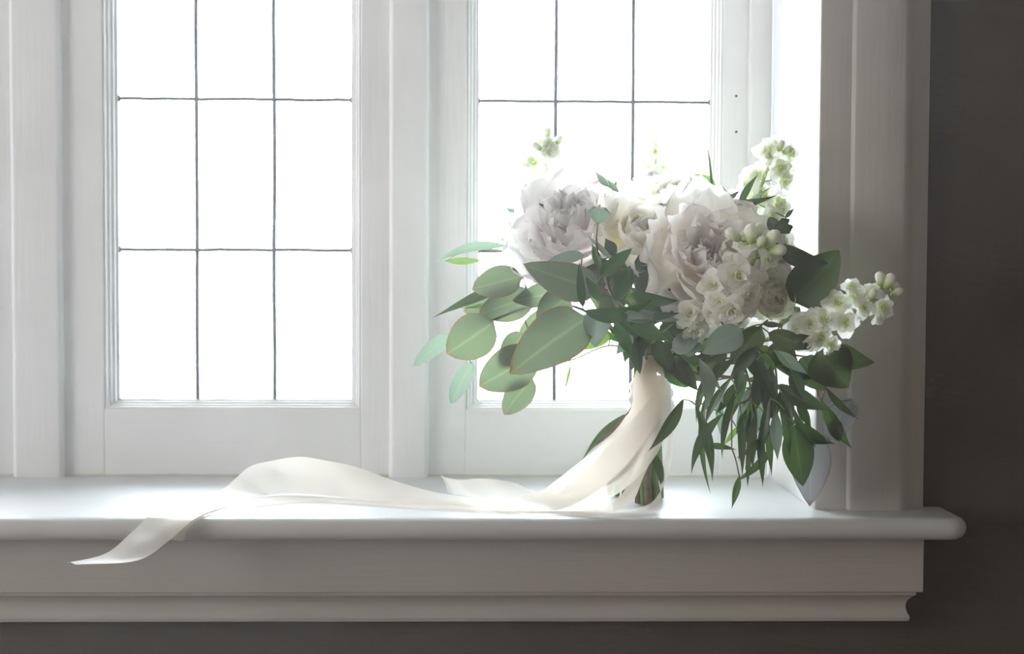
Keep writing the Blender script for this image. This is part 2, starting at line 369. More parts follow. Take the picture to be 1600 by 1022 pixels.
# reveals (jamb linings)
struct(boxes('trim_5', [(0.380, 0.398, 0.0245, 0.31, -.002, 1.19)], M_PAINT_V, bevel=.001), 'bright white reveal lining beside the flowers', 'trim')
struct(boxes('trim_6', [(-1.073, -1.055, 0.0245, 0.31, -.002, 1.19)], M_PAINT_V, bevel=.001), 'white reveal lining at the far left of the window', 'trim')
struct(boxes('trim_7', [(-1.073, 0.398, 0.0245, 0.31, 1.172, 1.19)], M_PAINT_H, bevel=.001), 'white head lining above the leaded windows', 'trim')
# casing with stepped face, right / left / head
cprof = [(0.000, .024), (0.000, .004), (.0015, .0012), (.004, 0.0), (.0365, 0.0), (.038, -.0015), (.0395, -.0058), (.042, -.0072),
         (.094, -.0072), (.098, -.0068), (.104, -.0030), (.112, .0015), (.122, .004), (.1265, .006), (.1275, .009), (.1275, .024)]
HT = 1.172
def casing(name, x, sgn, label):
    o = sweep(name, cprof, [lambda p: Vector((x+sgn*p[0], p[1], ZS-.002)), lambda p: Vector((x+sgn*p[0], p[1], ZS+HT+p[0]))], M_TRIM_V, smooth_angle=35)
    return struct(o, label, 'trim')
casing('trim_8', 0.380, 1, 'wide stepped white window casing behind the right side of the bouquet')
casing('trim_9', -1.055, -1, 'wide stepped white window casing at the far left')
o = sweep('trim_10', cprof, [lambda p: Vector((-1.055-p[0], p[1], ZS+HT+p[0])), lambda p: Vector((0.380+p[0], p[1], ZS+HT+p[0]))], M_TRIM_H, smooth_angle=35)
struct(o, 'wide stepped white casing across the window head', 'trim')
# sill with bullnose front and rounded horn ends
def sill():
    T = .0250; R = T/2
    xr0, xl0 = 0.5275, -1.2025
    bm_v = []; Fc = []
    prof = []
    for k in range(11):
        a = math.pi/2 - math.pi*k/10
        prof.append((R*math.cos(a), -R+R*math.sin(a)))      # outward bulge, z
    # outline of the board in plan: two rings joined; front corners softened
    def ring(off):
        pts = [(xr0+off, .021), (xr0+off, -.040)]
        rc = .010+off
        for k in range(1, 6):
            a = math.pi/2*k/6; pts.append((xr0-.010+rc*math.cos(a), -.040-rc*math.sin(a)))
        pts += [(xr0-.010, -.050-off), (xl0+.010, -.050-off)]
        for k in range(1, 6):
            a = math.pi/2*k/6; pts.append((xl0+.010-rc*math.sin(a), -.040-rc*math.cos(a)))
        pts += [(xl0-off, -.040), (xl0-off, .021)]
        return pts
    rings = [[(x, y, ZS+z) for (x, y) in ring(b)] for (b, z) in prof]
    n = len(rings[0]); V = [v for r_ in rings for v in r_]
    for k in range(len(rings)-1):
        for i in range(n-1): Fc.append((k*n+i, k*n+i+1, (k+1)*n+i+1, (k+1)*n+i))
    # top with the tongue that reaches back to the sashes
    b0 = len(V)
    V += [(0.379, .021, ZS), (0.379, .305, ZS), (-1.054, .305, ZS), (-1.054, .021, ZS)]
    Fc.append(tuple(list(range(n))[::-1]+[b0, b0+1, b0+2, b0+3]))
    b1 = len(V)
    V += [(0.379, .021, ZS-T), (0.379, .305, ZS-T), (-1.054, .305, ZS-T), (-1.054, .021, ZS-T)]
    q = (len(rings)-1)*n
    Fc.append(tuple(list(range(q, q+n))+[b1+3, b1+2, b1+1, b1]))
    for i in range(3): Fc.append((b0+i, b0+i+1, b1+i+1, b1+i))
    o = link('trim_11', V, Fc, M_SILL)
    bm = bmesh.new(); bm.from_mesh(o.data); bmesh.ops.recalc_face_normals(bm, faces=bm.faces); bm.to_mesh(o.data); bm.free()
    o.data.shade_smooth(); o.data.set_sharp_from_angle(angle=math.radians(40))
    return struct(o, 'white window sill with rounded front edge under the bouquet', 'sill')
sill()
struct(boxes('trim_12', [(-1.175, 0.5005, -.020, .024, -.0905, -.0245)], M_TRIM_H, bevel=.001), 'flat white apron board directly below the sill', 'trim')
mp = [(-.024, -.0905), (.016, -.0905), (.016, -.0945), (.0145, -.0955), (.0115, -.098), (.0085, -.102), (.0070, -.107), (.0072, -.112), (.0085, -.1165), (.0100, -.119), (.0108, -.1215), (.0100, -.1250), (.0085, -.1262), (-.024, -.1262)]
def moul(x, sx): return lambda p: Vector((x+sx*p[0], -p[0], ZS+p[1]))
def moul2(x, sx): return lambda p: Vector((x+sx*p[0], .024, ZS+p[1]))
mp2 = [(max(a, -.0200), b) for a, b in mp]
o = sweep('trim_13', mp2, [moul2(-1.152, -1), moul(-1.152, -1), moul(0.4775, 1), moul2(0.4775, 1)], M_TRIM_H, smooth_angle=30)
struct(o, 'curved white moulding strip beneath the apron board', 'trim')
# thin caulk line where the sashes meet the sill
V, Fc = [], []; r = random.Random(4)
tube_geo([Vector((x, DEP-.0005, ZS+.0006+r.uniform(-.0004, .0006))) for x in np.linspace(-1.02, .348, 120)], .0022, .0022, V, Fc, 6)
struct(link('trim_14', V, Fc, M_CAULK, smooth=True), 'aged caulk line where the window meets the sill', 'caulk')
# two unseen windows added as fill light, opposite wall first
for i, (xc, w, z0, z1) in enumerate(RW):
    e = bpy.data.objects.new('window_%d' % (4+i), None); COL.objects.link(e); e.location = (xc, Y_REAR-.06, z0)
    struct(e, 'added fill-light window in the wall opposite the leaded window', 'window')
    inv = Matrix.Translation(-e.location)
    for nm, bx in (('frame', [(xc-w/2, xc-w/2+.06, Y_REAR-.09, Y_REAR-.03, z0-ZS, z1-ZS), (xc+w/2-.06, xc+w/2, Y_REAR-.09, Y_REAR-.03, z0-ZS, z1-ZS),
                    (xc-w/2+.06, xc+w/2-.06, Y_REAR-.09, Y_REAR-.03, z0-ZS, z0-ZS+.06), (xc-w/2+.06, xc+w/2-.06, Y_REAR-.09, Y_REAR-.03, z1-ZS-.06, z1-ZS)]),
                   ('mullion', [(xc-.025, xc+.025, Y_REAR-.085, Y_REAR-.035, z0-ZS+.06, z1-ZS-.06)])):
        o = boxes(nm, bx, M_PAINT_V); o.parent = e; o.matrix_parent_inverse = inv
    for s in (-1, 1):
        a, b = (xc-w/2+.06, xc-.025) if s < 0 else (xc+.025, xc+w/2-.06)
        o = boxes('pane', [(a, b, Y_REAR-.062, Y_REAR-.058, z0-ZS+.06, z1-ZS-.06)], M_GLASS_FILL); o.parent = e; o.matrix_parent_inverse = inv

e = bpy.data.objects.new('window_5', None); COL.objects.link(e); e.location = (XL-.06, (LW[0]+LW[1])/2, LW[2])  # second added fill-light window, left wall
struct(e, 'added fill-light window in the left side wall', 'window'); inv = Matrix.Translation(-e.location)
y0, y1, z0, z1 = LW[0], LW[1], LW[2]-ZS, LW[3]-ZS; ym = (y0+y1)/2
for nm, bx, m in (('frame', [(XL-.09, XL-.03, y0, y0+.06, z0, z1), (XL-.09, XL-.03, y1-.06, y1, z0, z1), (XL-.09, XL-.03, y0+.06, y1-.06, z0, z0+.06), (XL-.09, XL-.03, y0+.06, y1-.06, z1-.06, z1)], M_PAINT_V),
        ('mullion', [(XL-.085, XL-.035, ym-.02, ym+.02, z0+.06, z1-.06)], M_PAINT_V),
        ('pane', [(XL-.062, XL-.058, y0+.06, ym-.02, z0+.06, z1-.06)], M_GLASS_FILL), ('pane', [(XL-.062, XL-.058, ym+.02, y1-.06, z0+.06, z1-.06)], M_GLASS_FILL)):
    o = boxes(nm, bx, m); o.parent = e; o.matrix_parent_inverse = inv

# ------------------------------------------------------------------ the bouquet
BASE = PZ(1010, 787, 0)
bq = bpy.data.objects.new('bouquet', None); COL.objects.link(bq); bq.location = BASE
tag(bq, 'white peony and stock bridal bouquet with trailing greenery standing on the sill', 'bouquet')
TIE = PY(1014, 592, .028)
def adopt(o, par, world):
    """parent o (a mesh in its own local frame) so that it sits at the given world matrix"""
    o.parent = par; o.matrix_parent_inverse = Matrix.Identity(4)
    pw = Matrix.Identity(4); q = par; chain = []
    while q: chain.append(q.matrix_basis.copy()); q = q.parent
    for m in reversed(chain): pw = pw @ m
    o.matrix_basis = pw.inverted() @ world
def at(o, par, loc): adopt(o, par, Matrix.Translation(loc)); return o

# --- lower stems and wrap
def stem_to_base(px, py, r0, mat, seed, z=0.0015, Y=None):
    rr = random.Random(seed)
    b = PZ(px, py, z) if Y is None else PY(px, py, Y)
    a = TIE + Vector((rr.uniform(-.012, .012), rr.uniform(-.012, .012), .02))
    top = a + (a-b)*.18
    mid = a.lerp(b, .5)+Vector((rr.uniform(-.003, .003), rr.uniform(-.003, .003), 0))
    pts = cat([top, a, mid, b], 5)
    V, Fc = [], []; tube_geo([p-b for p in pts], r0*.85, r0, V, Fc, 8)
    return at(link('stem', V, Fc, mat, smooth=True), bq, b)
for i, (px, py, r_, m) in enumerate([(997, 786, .0042, M_TWIG), (1006, 789, .0038, M_STEM), (1014, 790, .0045, M_TWIG), (1022, 788, .0042, M_STEM), (1029, 783, .0045, M_STEM),
        (1010, 780, .0040, M_STEM), (1002, 779, .0035, M_TWIG), (1020, 778, .0038, M_TWIG), (1033, 777, .0035, M_STEM),
        (963, 773, .0045, M_STEM), (976, 775, .0042, M_TWIG), (952, 769, .0036, M_TWIG), (985, 778, .0040, M_STEM), (1026, 775, .0036, M_STEM)]):
    stem_to_base(px, py, r_, m, 30+i)
def wrap():
    V = []; Fc = []; U = []; n = 40; m = 14
    top = PY(1017, 588, .028)-TIE; bot = PY(1016, 668, .030)-TIE
    for k in range(m+1):
        t = k/m; c = top.lerp(bot, t)
        for i in range(n):
            a = 2*math.pi*i/n
            r_ = .0215+.0030*math.sin(math.pi*t)+.0016*math.sin(t*26+a*1.0)+.0009*math.sin(5*a+3)
            V.append(c+Vector((math.cos(a)*r_*1.04, math.sin(a)*r_, 0))); U.append((i/n, t))
    for k in range(m):
        for i in range(n): Fc.append((k*n+i, k*n+(i+1) % n, (k+1)*n+(i+1) % n, (k+1)*n+i))
    o = link('ribbon_wrap', V, Fc, M_WRAP, smooth=True, uvs=U); o['label'] = 'white satin wrap around the stems'
    return at(o, bq, TIE)
wrap()

# --- petals
def petal(name, L, Wd, th0, th1, r0, ruffle, seed, jag=.06, nu=14, nv=9, z0=0.0, flare=0.0):
    rr = random.Random(seed); K = 40; th0, th1 = math.radians(th0), math.radians(th1); fl = math.radians(flare)
    R, Z, T = [r0], [z0], [th0]
    for k in range(K):
        v = (k+.5)/K; th = th0+(th1-th0)*v - fl*max(0, (v-.72)/.28)**1.5
        R.append(R[-1]+math.cos(th)*L/K); Z.append(Z[-1]+math.sin(th)*L/K); T.append(th)
    ph = [rr.uniform(0, 6.28) for _ in range(5)]; sk = rr.uniform(-.15, .15)
    edge = [rr.uniform(-jag, jag) for _ in range(nu+1)]
    V, Fc, U = [], [], []
    for j in range(nv+1):
        v = j/nv
        for i in range(nu+1):
            u = 2*i/nu-1
            vv = v*(1-.13*u*u*v+edge[i]*v**3+.03*math.sin(4*u+ph[0])*v)
            vv = min(max(vv, 0), 1.0)
            x = vv*K; k0 = min(int(x), K-1); f = x-k0
            rad = R[k0]*(1-f)+R[k0+1]*f; zz = Z[k0]*(1-f)+Z[k0+1]*f; th = T[k0]*(1-f)+T[k0+1]*f
            w = Wd*min(1, .18+1.25*v)**.9*math.sqrt(max(0.0, 1-max(0, (v-.55)/.52)**2.2))
            al = (u+sk*v*.3)*w/max(abs(rad), Wd*.55)
            d = ruffle*v*v*(math.sin(3.1*u+ph[1])+.6*math.sin(6.3*u+ph[2]+2*v)+.5*math.sin(11*u+ph[3])*v)+ruffle*.5*v*math.sin(5*v+ph[4])
            nr, nz = -math.sin(th), math.cos(th)
            rd = rad+nr*d
            V.append((rd*math.cos(al), rd*math.sin(al), zz+nz*d)); U.append(((u+1)/2, v))
    for j in range(nv):
        for i in range(nu):
            a = j*(nu+1)+i; Fc.append((a, a+1, a+nu+2, a+nu+1))
    return V, Fc, U
_pc = {}
def petal_data(name, mat, *a, **k):
    key = (name, mat.name, a, tuple(sorted(k.items())))
    if key not in _pc:
        V, Fc, U = petal(name, *a, **k)
        o = link(name, V, Fc, mat, smooth=True, uvs=U); _pc[key] = o.data; bpy.data.objects.remove(o)
    return _pc[key]
def axis_frame(d, spin=0.0):
    d = Vector(d).normalized(); return d.to_track_quat('Z', 'Y').to_matrix().to_4x4() @ Matrix.Rotation(spin, 4, 'Z')
LAYERS = {
 'peony': [(6, .066, .042, -16, 58, .005, .0032, 6), (6, .063, .040, 4, 82, .005, .0034, 12), (6, .059, .036, 20, 94, .005, .0036, 16),
           (6, .056, .029, 34, 98, .004, .0034, 16), (6, .054, .022, 48, 98, .003, .0034, 16), (5, .051, .014, 62, 96, .002, .0032, 16), (4, .047, .009, 74, 94, .001, .003, 12)],
 'rose': [(5, .050, .033, -2, 66, .004, .0020, 25), (5, .049, .031, 15, 92, .004, .0016, 18), (5, .046, .027, 32, 108, .004, .0013, 10),
          (5, .042, .022, 46, 116, .003, .0011, 6), (4, .038, .017, 60, 116, .003, .001, 0), (4, .034, .012, 70, 112, .002, .001, 0), (3, .030, .008, 78, 106, .001, .001, 0)],
 'ranunculus': [(7, .040, .025, -5, 80, .003, .0014, 12), (7, .040, .024, 10, 102, .003, .0012, 0), (7, .039, .021, 22, 118, .003, .001, -5),
          (7, .036, .018, 34, 126, .003, .0009, -8), (6, .032, .014, 46, 130, .003, .0008, -8), (6, .027, .011, 58, 130, .002, .0006, -6), (5, .022, .008, 68, 124, .001, .0005, 0)],
}
def flower(kind, px, py, Y, d, scale, mat, label, seed, spin=0.0, jag=.10):
    rr = random.Random(seed); c = PY(px, py, Y)
    A = axis_frame(d, spin); dv = Vector(d).normalized()
    org = c - dv*.028*scale           # petals spring from here; c is the middle of the head
    # green receptacle and stem as the flower's own mesh
    V, Fc = [], []
    n = 12; prof = [(.0035, -.016), (.0060, -.010), (.0095, -.004), (.0085, .002), (.004, .006), (.0005, .008)]
    for (r_, z_) in prof:
        for i in range(n):
            a = 2*math.pi*i/n; V.append(dv*0+(A.to_3x3() @ Vector((r_*math.cos(a)*scale, r_*math.sin(a)*scale, z_*scale))))
    for k in range(len(prof)-1):
        for i in range(n): Fc.append((k*n+i, k*n+(i+1) % n, (k+1)*n+(i+1) % n, (k+1)*n+i))
    top = -dv*.014*scale; tie = TIE-org+Vector((rr.uniform(-.01, .01), rr.uniform(-.01, .01), .01))
    tube_geo(cat([top, top-dv*.03+Vector((0, 0, -.015)), tie.lerp(top, .35)+Vector((0, .01, 0)), tie], 5), .0028, .0030, V, Fc, 7)
    f = link(kind, V, Fc, M_STEM, smooth=True); at(f, bq, org); f['label'] = label
    for li, (cnt, L, Wd, t0, t1, r0, ruf, flr) in enumerate(LAYERS[kind]):
        ph = rr.uniform(0, 6.28)
        for i in range(cnt):
            var = rr.randrange(3)
            me = petal_data('petal', mat, L, Wd, t0, t1, r0, ruf, li*10+var+hash(kind) % 1+len(kind)*100, jag=jag, flare=flr)
            p = bpy.data.objects.new('petal', me); COL.objects.link(p)
            a = ph+2*math.pi*i/cnt+rr.uniform(-.18, .18)
            s = scale*rr.uniform(.90, 1.08)
            tl = Matrix.Rotation(a, 4, 'Z') @ Matrix.Rotation(math.radians(rr.uniform(-7, 7)), 4, 'Y') @ Matrix.Rotation(math.radians(rr.uniform(-6, 6)), 4, 'X') @ Matrix.Scale(s, 4)
            adopt(p, f, Matrix.Translation(org) @ A @ tl)
    return f
flower('peony', 890, 343, .035, (-.15, -.78, .48), 1.42, M_PEONY_P, 'large blush white peony facing the window panes, with a small heart leaf in front', 1)
flower('peony', 1110, 392, -.045, (-.03, -.92, .26), 1.40, M_PEONY, 'large ruffled cream peony at the front of the bouquet', 2, .5)
flower('rose', 998, 354, -.005, (-.12, -.80, .58), 1.18, M_ROSE, 'cream garden rose between the two peonies', 3, .9, .03)
flower('ranunculus', 1060, 296, .040, (.05, -.62, .75), 1.40, M_RANUN, 'pale green white ranunculus rising behind the front peony', 4, .3, .03)
flower('ranunculus', 1218, 374, -.025, (.55, -.60, .50), 1.15, M_RANUN, 'ivory ranunculus behind the dark heart shaped leaf', 5, .2, .03)
flower('rose', 1222, 424, -.030, (.75, -.45, .40), .85, M_ROSE, 'small white rose turned towards the casing', 6, .2, .03)
flower('ranunculus', 1213, 468, -.065, (.25, -.90, -.05), .92, M_RANUN, 'ivory ranunculus below the front stock spike', 7, .7, .03)
flower('peony', 838, 392, .060, (-.75, -.45, .20), .72, M_PEONY_P, 'half open white peony tucked under the blush peony', 8, .2)
flower('peony', 1022, 292, .110, (-.05, -.25, .95), .70, M_PEONY_P, 'white peony at the back against the bright panes', 9, .2)

# --- stock florets
def floret_geo(seed, full=1.0):
    rr = random.Random(seed); V, Fc, U = [], [], []
    for (cnt, L, Wd, t0, t1, r0, ruf) in ((4, .0170*full, .0112, 0, 8, .001, .0009), (4, .0130*full, .0085, 22, 40, .001, .0010), (3, .0088*full, .0052, 45, 75, .0006, .0009), (2, .0060*full, .0035, 65, 90, .0004, .0006)):
        ph = rr.uniform(0, 6.28)
        for i in range(cnt):
            v, f, u = petal('p', L*rr.uniform(.9, 1.1), Wd, t0+rr.uniform(-8, 8), t1+rr.uniform(-10, 10), r0, ruf, rr.randrange(9999), jag=.08, nu=6, nv=5, flare=20)
            Rz = Matrix.Rotation(ph+2*math.pi*i/cnt+rr.uniform(-.2, .2), 3, 'Z'); b = len(V)
            V += [Rz @ Vector(q) for q in v]; Fc += [tuple(b+k for k in q) for q in f]; U += u
    return V, Fc, U
def mesh_only(name, V, Fc, U, mat):
    o = link(name, V, Fc, mat, smooth=True, uvs=U); d = o.data; bpy.data.objects.remove(o); return d
FLO = [mesh_only('floret', *floret_geo(s), M_STOCK) for s in range(6)]
def bud_geo():
    V, Fc, U = [], [], []; n = 10; prof = [(.0008, -.004), (.0030, -.002), (.0044, .002), (.0052, .006), (.0045, .0095), (.0026, .0117), (.0004, .0124)]
    for k, (r_, z_) in enumerate(prof):
        for i in range(n):
            a = 2*math.pi*i/n; q = r_*(1+.10*math.cos(4*a+z_*200)); V.append((q*math.cos(a), q*math.sin(a), z_)); U.append((i/n, k/(len(prof)-1)))
    for k in range(len(prof)-1):
        for i in range(n): Fc.append((k*n+i, k*n+(i+1) % n, (k+1)*n+(i+1) % n, (k+1)*n+i))
    return V, Fc, U
BUD = mesh_only('bud', *bud_geo(), M_BUD)
def stock(path, flo, buds, label, seed, mat=M_STEM_L):
    """path: stem in (px,py,Y) from inside the bouquet to the tip; flo: (px,py,Y,size_px,dx,dz[,dy])"""
    rr = random.Random(seed); P = [PY(*p) for p in path]; o0 = P[0]
    V, Fc = [], []; pts = cat([TIE+Vector((0, 0, .01))]+P, 6)
    tube_geo([p-o0 for p in pts], .0030, .0018, V, Fc, 7)
    kids = []
    for (px, py, Y, s, dx, dz) in flo:
        c = PY(px, py, Y); d = Vector((dx, -1.0, dz)).normalized()
        near = min(pts, key=lambda p: (p-c).length+ (0.03 if p.z > c.z else 0))
        b = c-d*.004
        tube_geo(cat([near-o0, near.lerp(b, .6)-o0-d*.004, b-o0], 4), .0010, .0011, V, Fc, 5)
        kids.append((FLO[rr.randrange(6)], 'floret', c-d*.003, axis_frame(d, rr.uniform(0, 6)), s/1400/.0172/2*rr.uniform(.97, 1.05)))
    for (px, py, Y, s, dx, dz) in buds:
        c = PY(px, py, Y); d = Vector((dx, -.35, dz)).normalized()
        near = min(pts, key=lambda p: (p-c).length)
        tube_geo([near-o0, c-o0], .0010, .0011, V, Fc, 5)
        kids.append((BUD, 'bud', c, axis_frame(d, rr.uniform(0, 6)), s/1400/.0122))
    sp = link('stock_spike', V, Fc, mat, smooth=True); at(sp, bq, o0); sp['label'] = label
    for me, nm, loc, A, s in kids:
        k = bpy.data.objects.new(nm, me); COL.objects.link(k); adopt(k, sp, Matrix.Translation(loc) @ A @ Matrix.Scale(s, 4))
    return sp
stock([(900, 400, .07), (862, 320, .075), (853, 270, .075), (856, 212, .075)],
      [(862, 228, .070, 46, .1, .3), (872, 244, .074, 44, .5, .0), (832, 252, .072, 48, -.5, .1), (848, 222, .08, 42, -.3, .6), (826, 264, .085, 36, -.8, -.3), (874, 228, .085, 38, .5, .5), (858, 240, .068, 36, .0, -.2)],
      [(856, 212, .075, 14, 0, 1), (842, 232, .068, 14, -.6, .6), (872, 222, .07, 12, .5, .8), (868, 268, .075, 14, .3, .8)], 'backlit stock spike standing above the blush peony', 11)
stock([(1130, 430, .03), (1175, 340, .0), (1195, 275, -.005), (1215, 235, -.01)],
      [(1198, 236, -.012, 46, -.4, .3), (1236, 240, -.012, 44, .7, .2), (1222, 262, -.020, 46, .2, -.1), (1212, 224, -.004, 40, .1, .9), (1182, 272, .000, 48, -.6, .1), (1168, 288, .010, 46, -.8, .0),
       (1228, 282, -.014, 44, .6, -.3), (1196, 308, -.004, 48, .1, .0), (1220, 318, -.006, 46, .6, .0), (1176, 312, .006, 44, -.3, -.2), (1208, 338, -.008, 42, .2, -.3), (1226, 330, -.002, 36, .8, .0)],
      [(1218, 232, -.016, 14, .3, 1), (1226, 238, -.018, 13, .8, .6), (1203, 247, -.016, 12, -.6, .5)], 'tall white stock spike against the bright reveal', 12)
stock([(1130, 520, -.03), (1150, 470, -.075), (1172, 420, -.085), (1190, 375, -.085)],
      [(1155, 432, -.098, 62, .0, .1), (1112, 446, -.092, 50, -.5, .1), (1124, 474, -.096, 52, -.4, -.2), (1170, 462, -.098, 54, .5, -.1), (1142, 488, -.100, 58, -.1, -.5), (1170, 484, -.092, 44, .5, -.5), (1112, 492, -.088, 44, -.5, -.5),
       (1164, 378, -.088, 40, -.5, .5), (1148, 408, -.084, 44, -.3, .6), (1200, 384, -.092, 38, .6, .3), (1204, 404, -.086, 42, .7, -.2)],
      [(1152, 372, -.092, 22, -.8, .5), (1174, 374, -.098, 24, -.1, .9), (1198, 378, -.100, 24, .7, .6), (1184, 366, -.09, 18, .2, 1), (1208, 392, -.096, 20, .9, .1), (1186, 384, -.102, 16, .2, .5)], 'stock spike with pale green buds in front of the cream peony', 13)
stock([(1200, 530, -.03), (1265, 515, -.055), (1325, 488, -.062), (1390, 442, -.066)],
      [(1266, 506, -.075, 52, -.2, .1), (1290, 498, -.078, 46, .1, .4), (1322, 504, -.080, 50, .1, -.1), (1308, 472, -.072, 46, -.2, .5), (1340, 464, -.072, 44, .2, .5), (1352, 482, -.078, 36, .2, -.1), (1382, 482, -.074, 44, .5, -.1),
       (1282, 530, -.078, 46, .0, -.4), (1262, 536, -.072, 44, -.3, -.6), (1300, 540, -.074, 36, .3, -.6), (1332, 446, -.066, 36, -.1, .9), (1366, 454, -.070, 34, .2, .6), (1376, 498, -.068, 30, .6, -.5), (1244, 512, -.068, 44, -.5, .0)],
      [(1386, 446, -.072, 20, .4, 1), (1376, 442, -.07, 18, -.2, 1), (1396, 460, -.068, 16, .8, .5), (1362, 466, -.078, 16, .1, .8), (1394, 452, -.064, 14, .9, .8)], 'stock spike reaching out in front of the casing', 14)
stock([(1060, 540, -.02), (1078, 510, -.06), (1082, 482, -.07)],
      [(1078, 488, -.078, 46, -.2, .3), (1094, 502, -.076, 42, .3, -.1), (1066, 496, -.070, 36, -.8, .0), (1088, 520, -.072, 42, .0, -.6), (1096, 484, -.066, 36, .4, .5)], [], 'small stock cluster shaded below the cream peony', 15)
stock([(1030, 330, .12), (1026, 280, .13), (1024, 232, .13)],
      [(1024, 236, .125, 34, .0, .3), (1012, 262, .13, 40, -.5, .2), (1036, 262, .13, 40, .5, .1), (1022, 280, .12, 44, .0, -.2)],
      [(1024, 228, .13, 14, 0, 1)], 'faint stock spike bleached out against the panes', 16)

# --- leaves
def leaf_geo(b, t, w, kind='ovate', roll=0.0, bend=.08, arc=0.0, fold=.25, twist=0.0, seed=0, nu=6, nv=12, notch=0.0):
    rr = random.Random(seed)
    a = t-b; L = a.length; ax = a.normalized(); c = (CAM-(b+t)*.5).normalized()
    s = ax.cross(c).normalized(); nn = s.cross(ax).normalized()
    q = Matrix.Rotation(math.radians(roll), 3, ax); s = q @ s; nn = q @ nn
    ph = rr.uniform(0, 6.28); V, Fc, U = [], [], []
    pw = {'round': (.80, .62), 'ovate': (.72, .85), 'broad': (.66, .72), 'willow': (.82, 1.25), 'blade': (.6, 1.2)}[kind]
    for j in range(nv+1):
        v = j/nv
        hw = .5*w*math.sin(math.pi*min(max(v, .0001), .9999)**pw[0])**pw[1]
        if notch: hw = .5*w*math.sin(math.pi/2*min(1, v*1.12+.02))**.8*(1-.22*max(0, (v-.7)/.3)**2)
        ctr = ax*(v*L)+nn*(bend*L*4*v*(1-v))+s*(arc*L*4*v*(1-v))
        tw = Matrix.Rotation(math.radians(twist*(v-.5)), 3, ax)
        for i in range(nu+1):
            u = 2*i/nu-1
            off = s*(u*hw)+nn*(fold*abs(u)*hw+.05*w*math.sin(5*v+ph+2*u)*abs(u))
            sh = ax*(notch*L*v**3*(-1.0*(1-abs(u))**1.6-1.3*abs(u)**4))
            V.append(ctr+tw @ off+sh); U.append(((u+1)/2, v))
    for j in range(nv):
        for i in range(nu):
            k = j*(nu+1)+i; Fc.append((k, k+1, k+nu+2, k+nu+1))
    return V, Fc, U
LEAFN = [0]
def branch(name, path, leaves, label, twig=M_STEM, r0=.0022, r1=.0010, pet=True, tie=True):
    """path: twig (px,py,Y); leaves: (mat, kind, bx,by,bY, tx,ty,tY, width_px, {opts})"""
    P = [PY(*p) for p in path]; pts = cat(([TIE+Vector((0, 0, .012))] if tie else [])+P, 7); o0 = P[0]
    V, Fc = [], []; tube_geo([p-o0 for p in pts], r0, r1, V, Fc, 6)
    kids = []; pool = list(pts)
    for lf in leaves:
        m, kd, bx, by, bY, tx, ty, tY, w = lf[:9]; op = dict(lf[9]) if len(lf) > 9 else {}
        LEAFN[0] += 1; rr = random.Random(LEAFN[0]*7)
        b, t = PY(bx, by, bY), PY(tx, ty, tY)
        op.setdefault('roll', rr.uniform(-22, 22)); op.setdefault('bend', rr.uniform(-.06, .10)); op.setdefault('fold', rr.uniform(.08, .30))
        op.setdefault('twist', rr.uniform(-25, 25)); op.setdefault('seed', LEAFN[0])
        wm = w/F_PX*(b.y-CAM.y)
        if pet:
            near = min(pool, key=lambda p: (p-b).length)
            if (near-b).length > .0015:
                e = (t-b).normalized()
                tube_geo(cat([near-o0, near.lerp(b, .5)-o0+Vector((0, 0, (near-b).length*.06)), b-o0+e*.002], 4), .0009, .0007, V, Fc, 5)
            pool += [b, b.lerp(t, .04)]
        kids.append((b, leaf_geo(b, t, wm, kd, **op), m))
    br = link(name, V, Fc, twig, smooth=True); at(br, bq, o0); br['label'] = label
    for b, (v, f, u), m in kids: at(link('leaf', v, f, m, smooth=True, uvs=u), br, b)
    return br
E, SV, DK, WL, RU, LM, PL = M_EUC, M_SILVER, M_DARK, M_WILLOW, M_RUSCUS, M_LIME, M_PALE
Z0 = dict(roll=0)
branch('eucalyptus_branch', [(960, 520, .01), (900, 480, .02), (830, 480, .04), (770, 500, .05), (712, 520, .06)], [
    (E, 'broad', 918, 497, -.045, 797, 584, -.05, 92, dict(roll=18, bend=.05, fold=.22, twist=0)),
    (E, 'round', 772, 503, .045, 698, 553, .04, 72, dict(roll=-8, bend=.05, fold=.08, twist=5)),
    (E, 'round', 815, 432, .03, 738, 452, .03, 52, dict(roll=12, bend=.04, fold=.12, twist=5)),
    (E, 'round', 834, 462, .035, 748, 492, .05, 56, dict(roll=-14)),
    (E, 'round', 838, 552, .05, 748, 604, .05, 72, dict(roll=-8, bend=.04, fold=.08, twist=0)),
    (E, 'round', 832, 590, .06, 787, 648, .06, 46, dict(roll=10, bend=.03, twist=0)),
    (SV, 'round', 704, 522, .12, 646, 572, .13, 27, dict(roll=20)),
    (SV, 'round', 738, 566, .11, 705, 631, .12, 32, dict(roll=25)),
    (E, 'round', 820, 520, .06, 784, 572, .05, 44), (E, 'broad', 880, 455, .03, 800, 470, .03, 40),
    (E, 'round', 800, 470, .07, 724, 486, .08, 40), (E, 'broad', 870, 500, .05, 810, 520, .05, 46)],
    'branch of round eucalyptus leaves reaching over the panes', M_TWIG)
branch('eucalyptus_branch', [(985, 480, -.01), (940, 450, -.02), (890, 430, -.01)], [
    (E, 'broad', 936, 452, -.050, 817, 412, -.045, 62, dict(roll=-20, bend=.05, fold=.18, twist=0)),
    (SV, 'broad', 912, 398, -.03, 846, 420, -.03, 26, dict(roll=35)),
    (SV, 'broad', 936, 482, -.060, 930, 543, -.058, 44, dict(roll=14, bend=.02)),
    (E, 'broad', 890, 462, .0, 838, 500, .01, 52), (DK, 'broad', 960, 420, .0, 900, 440, .02, 46)],
    'short eucalyptus branch with one broad leaf beneath the blush peony', M_TWIG)
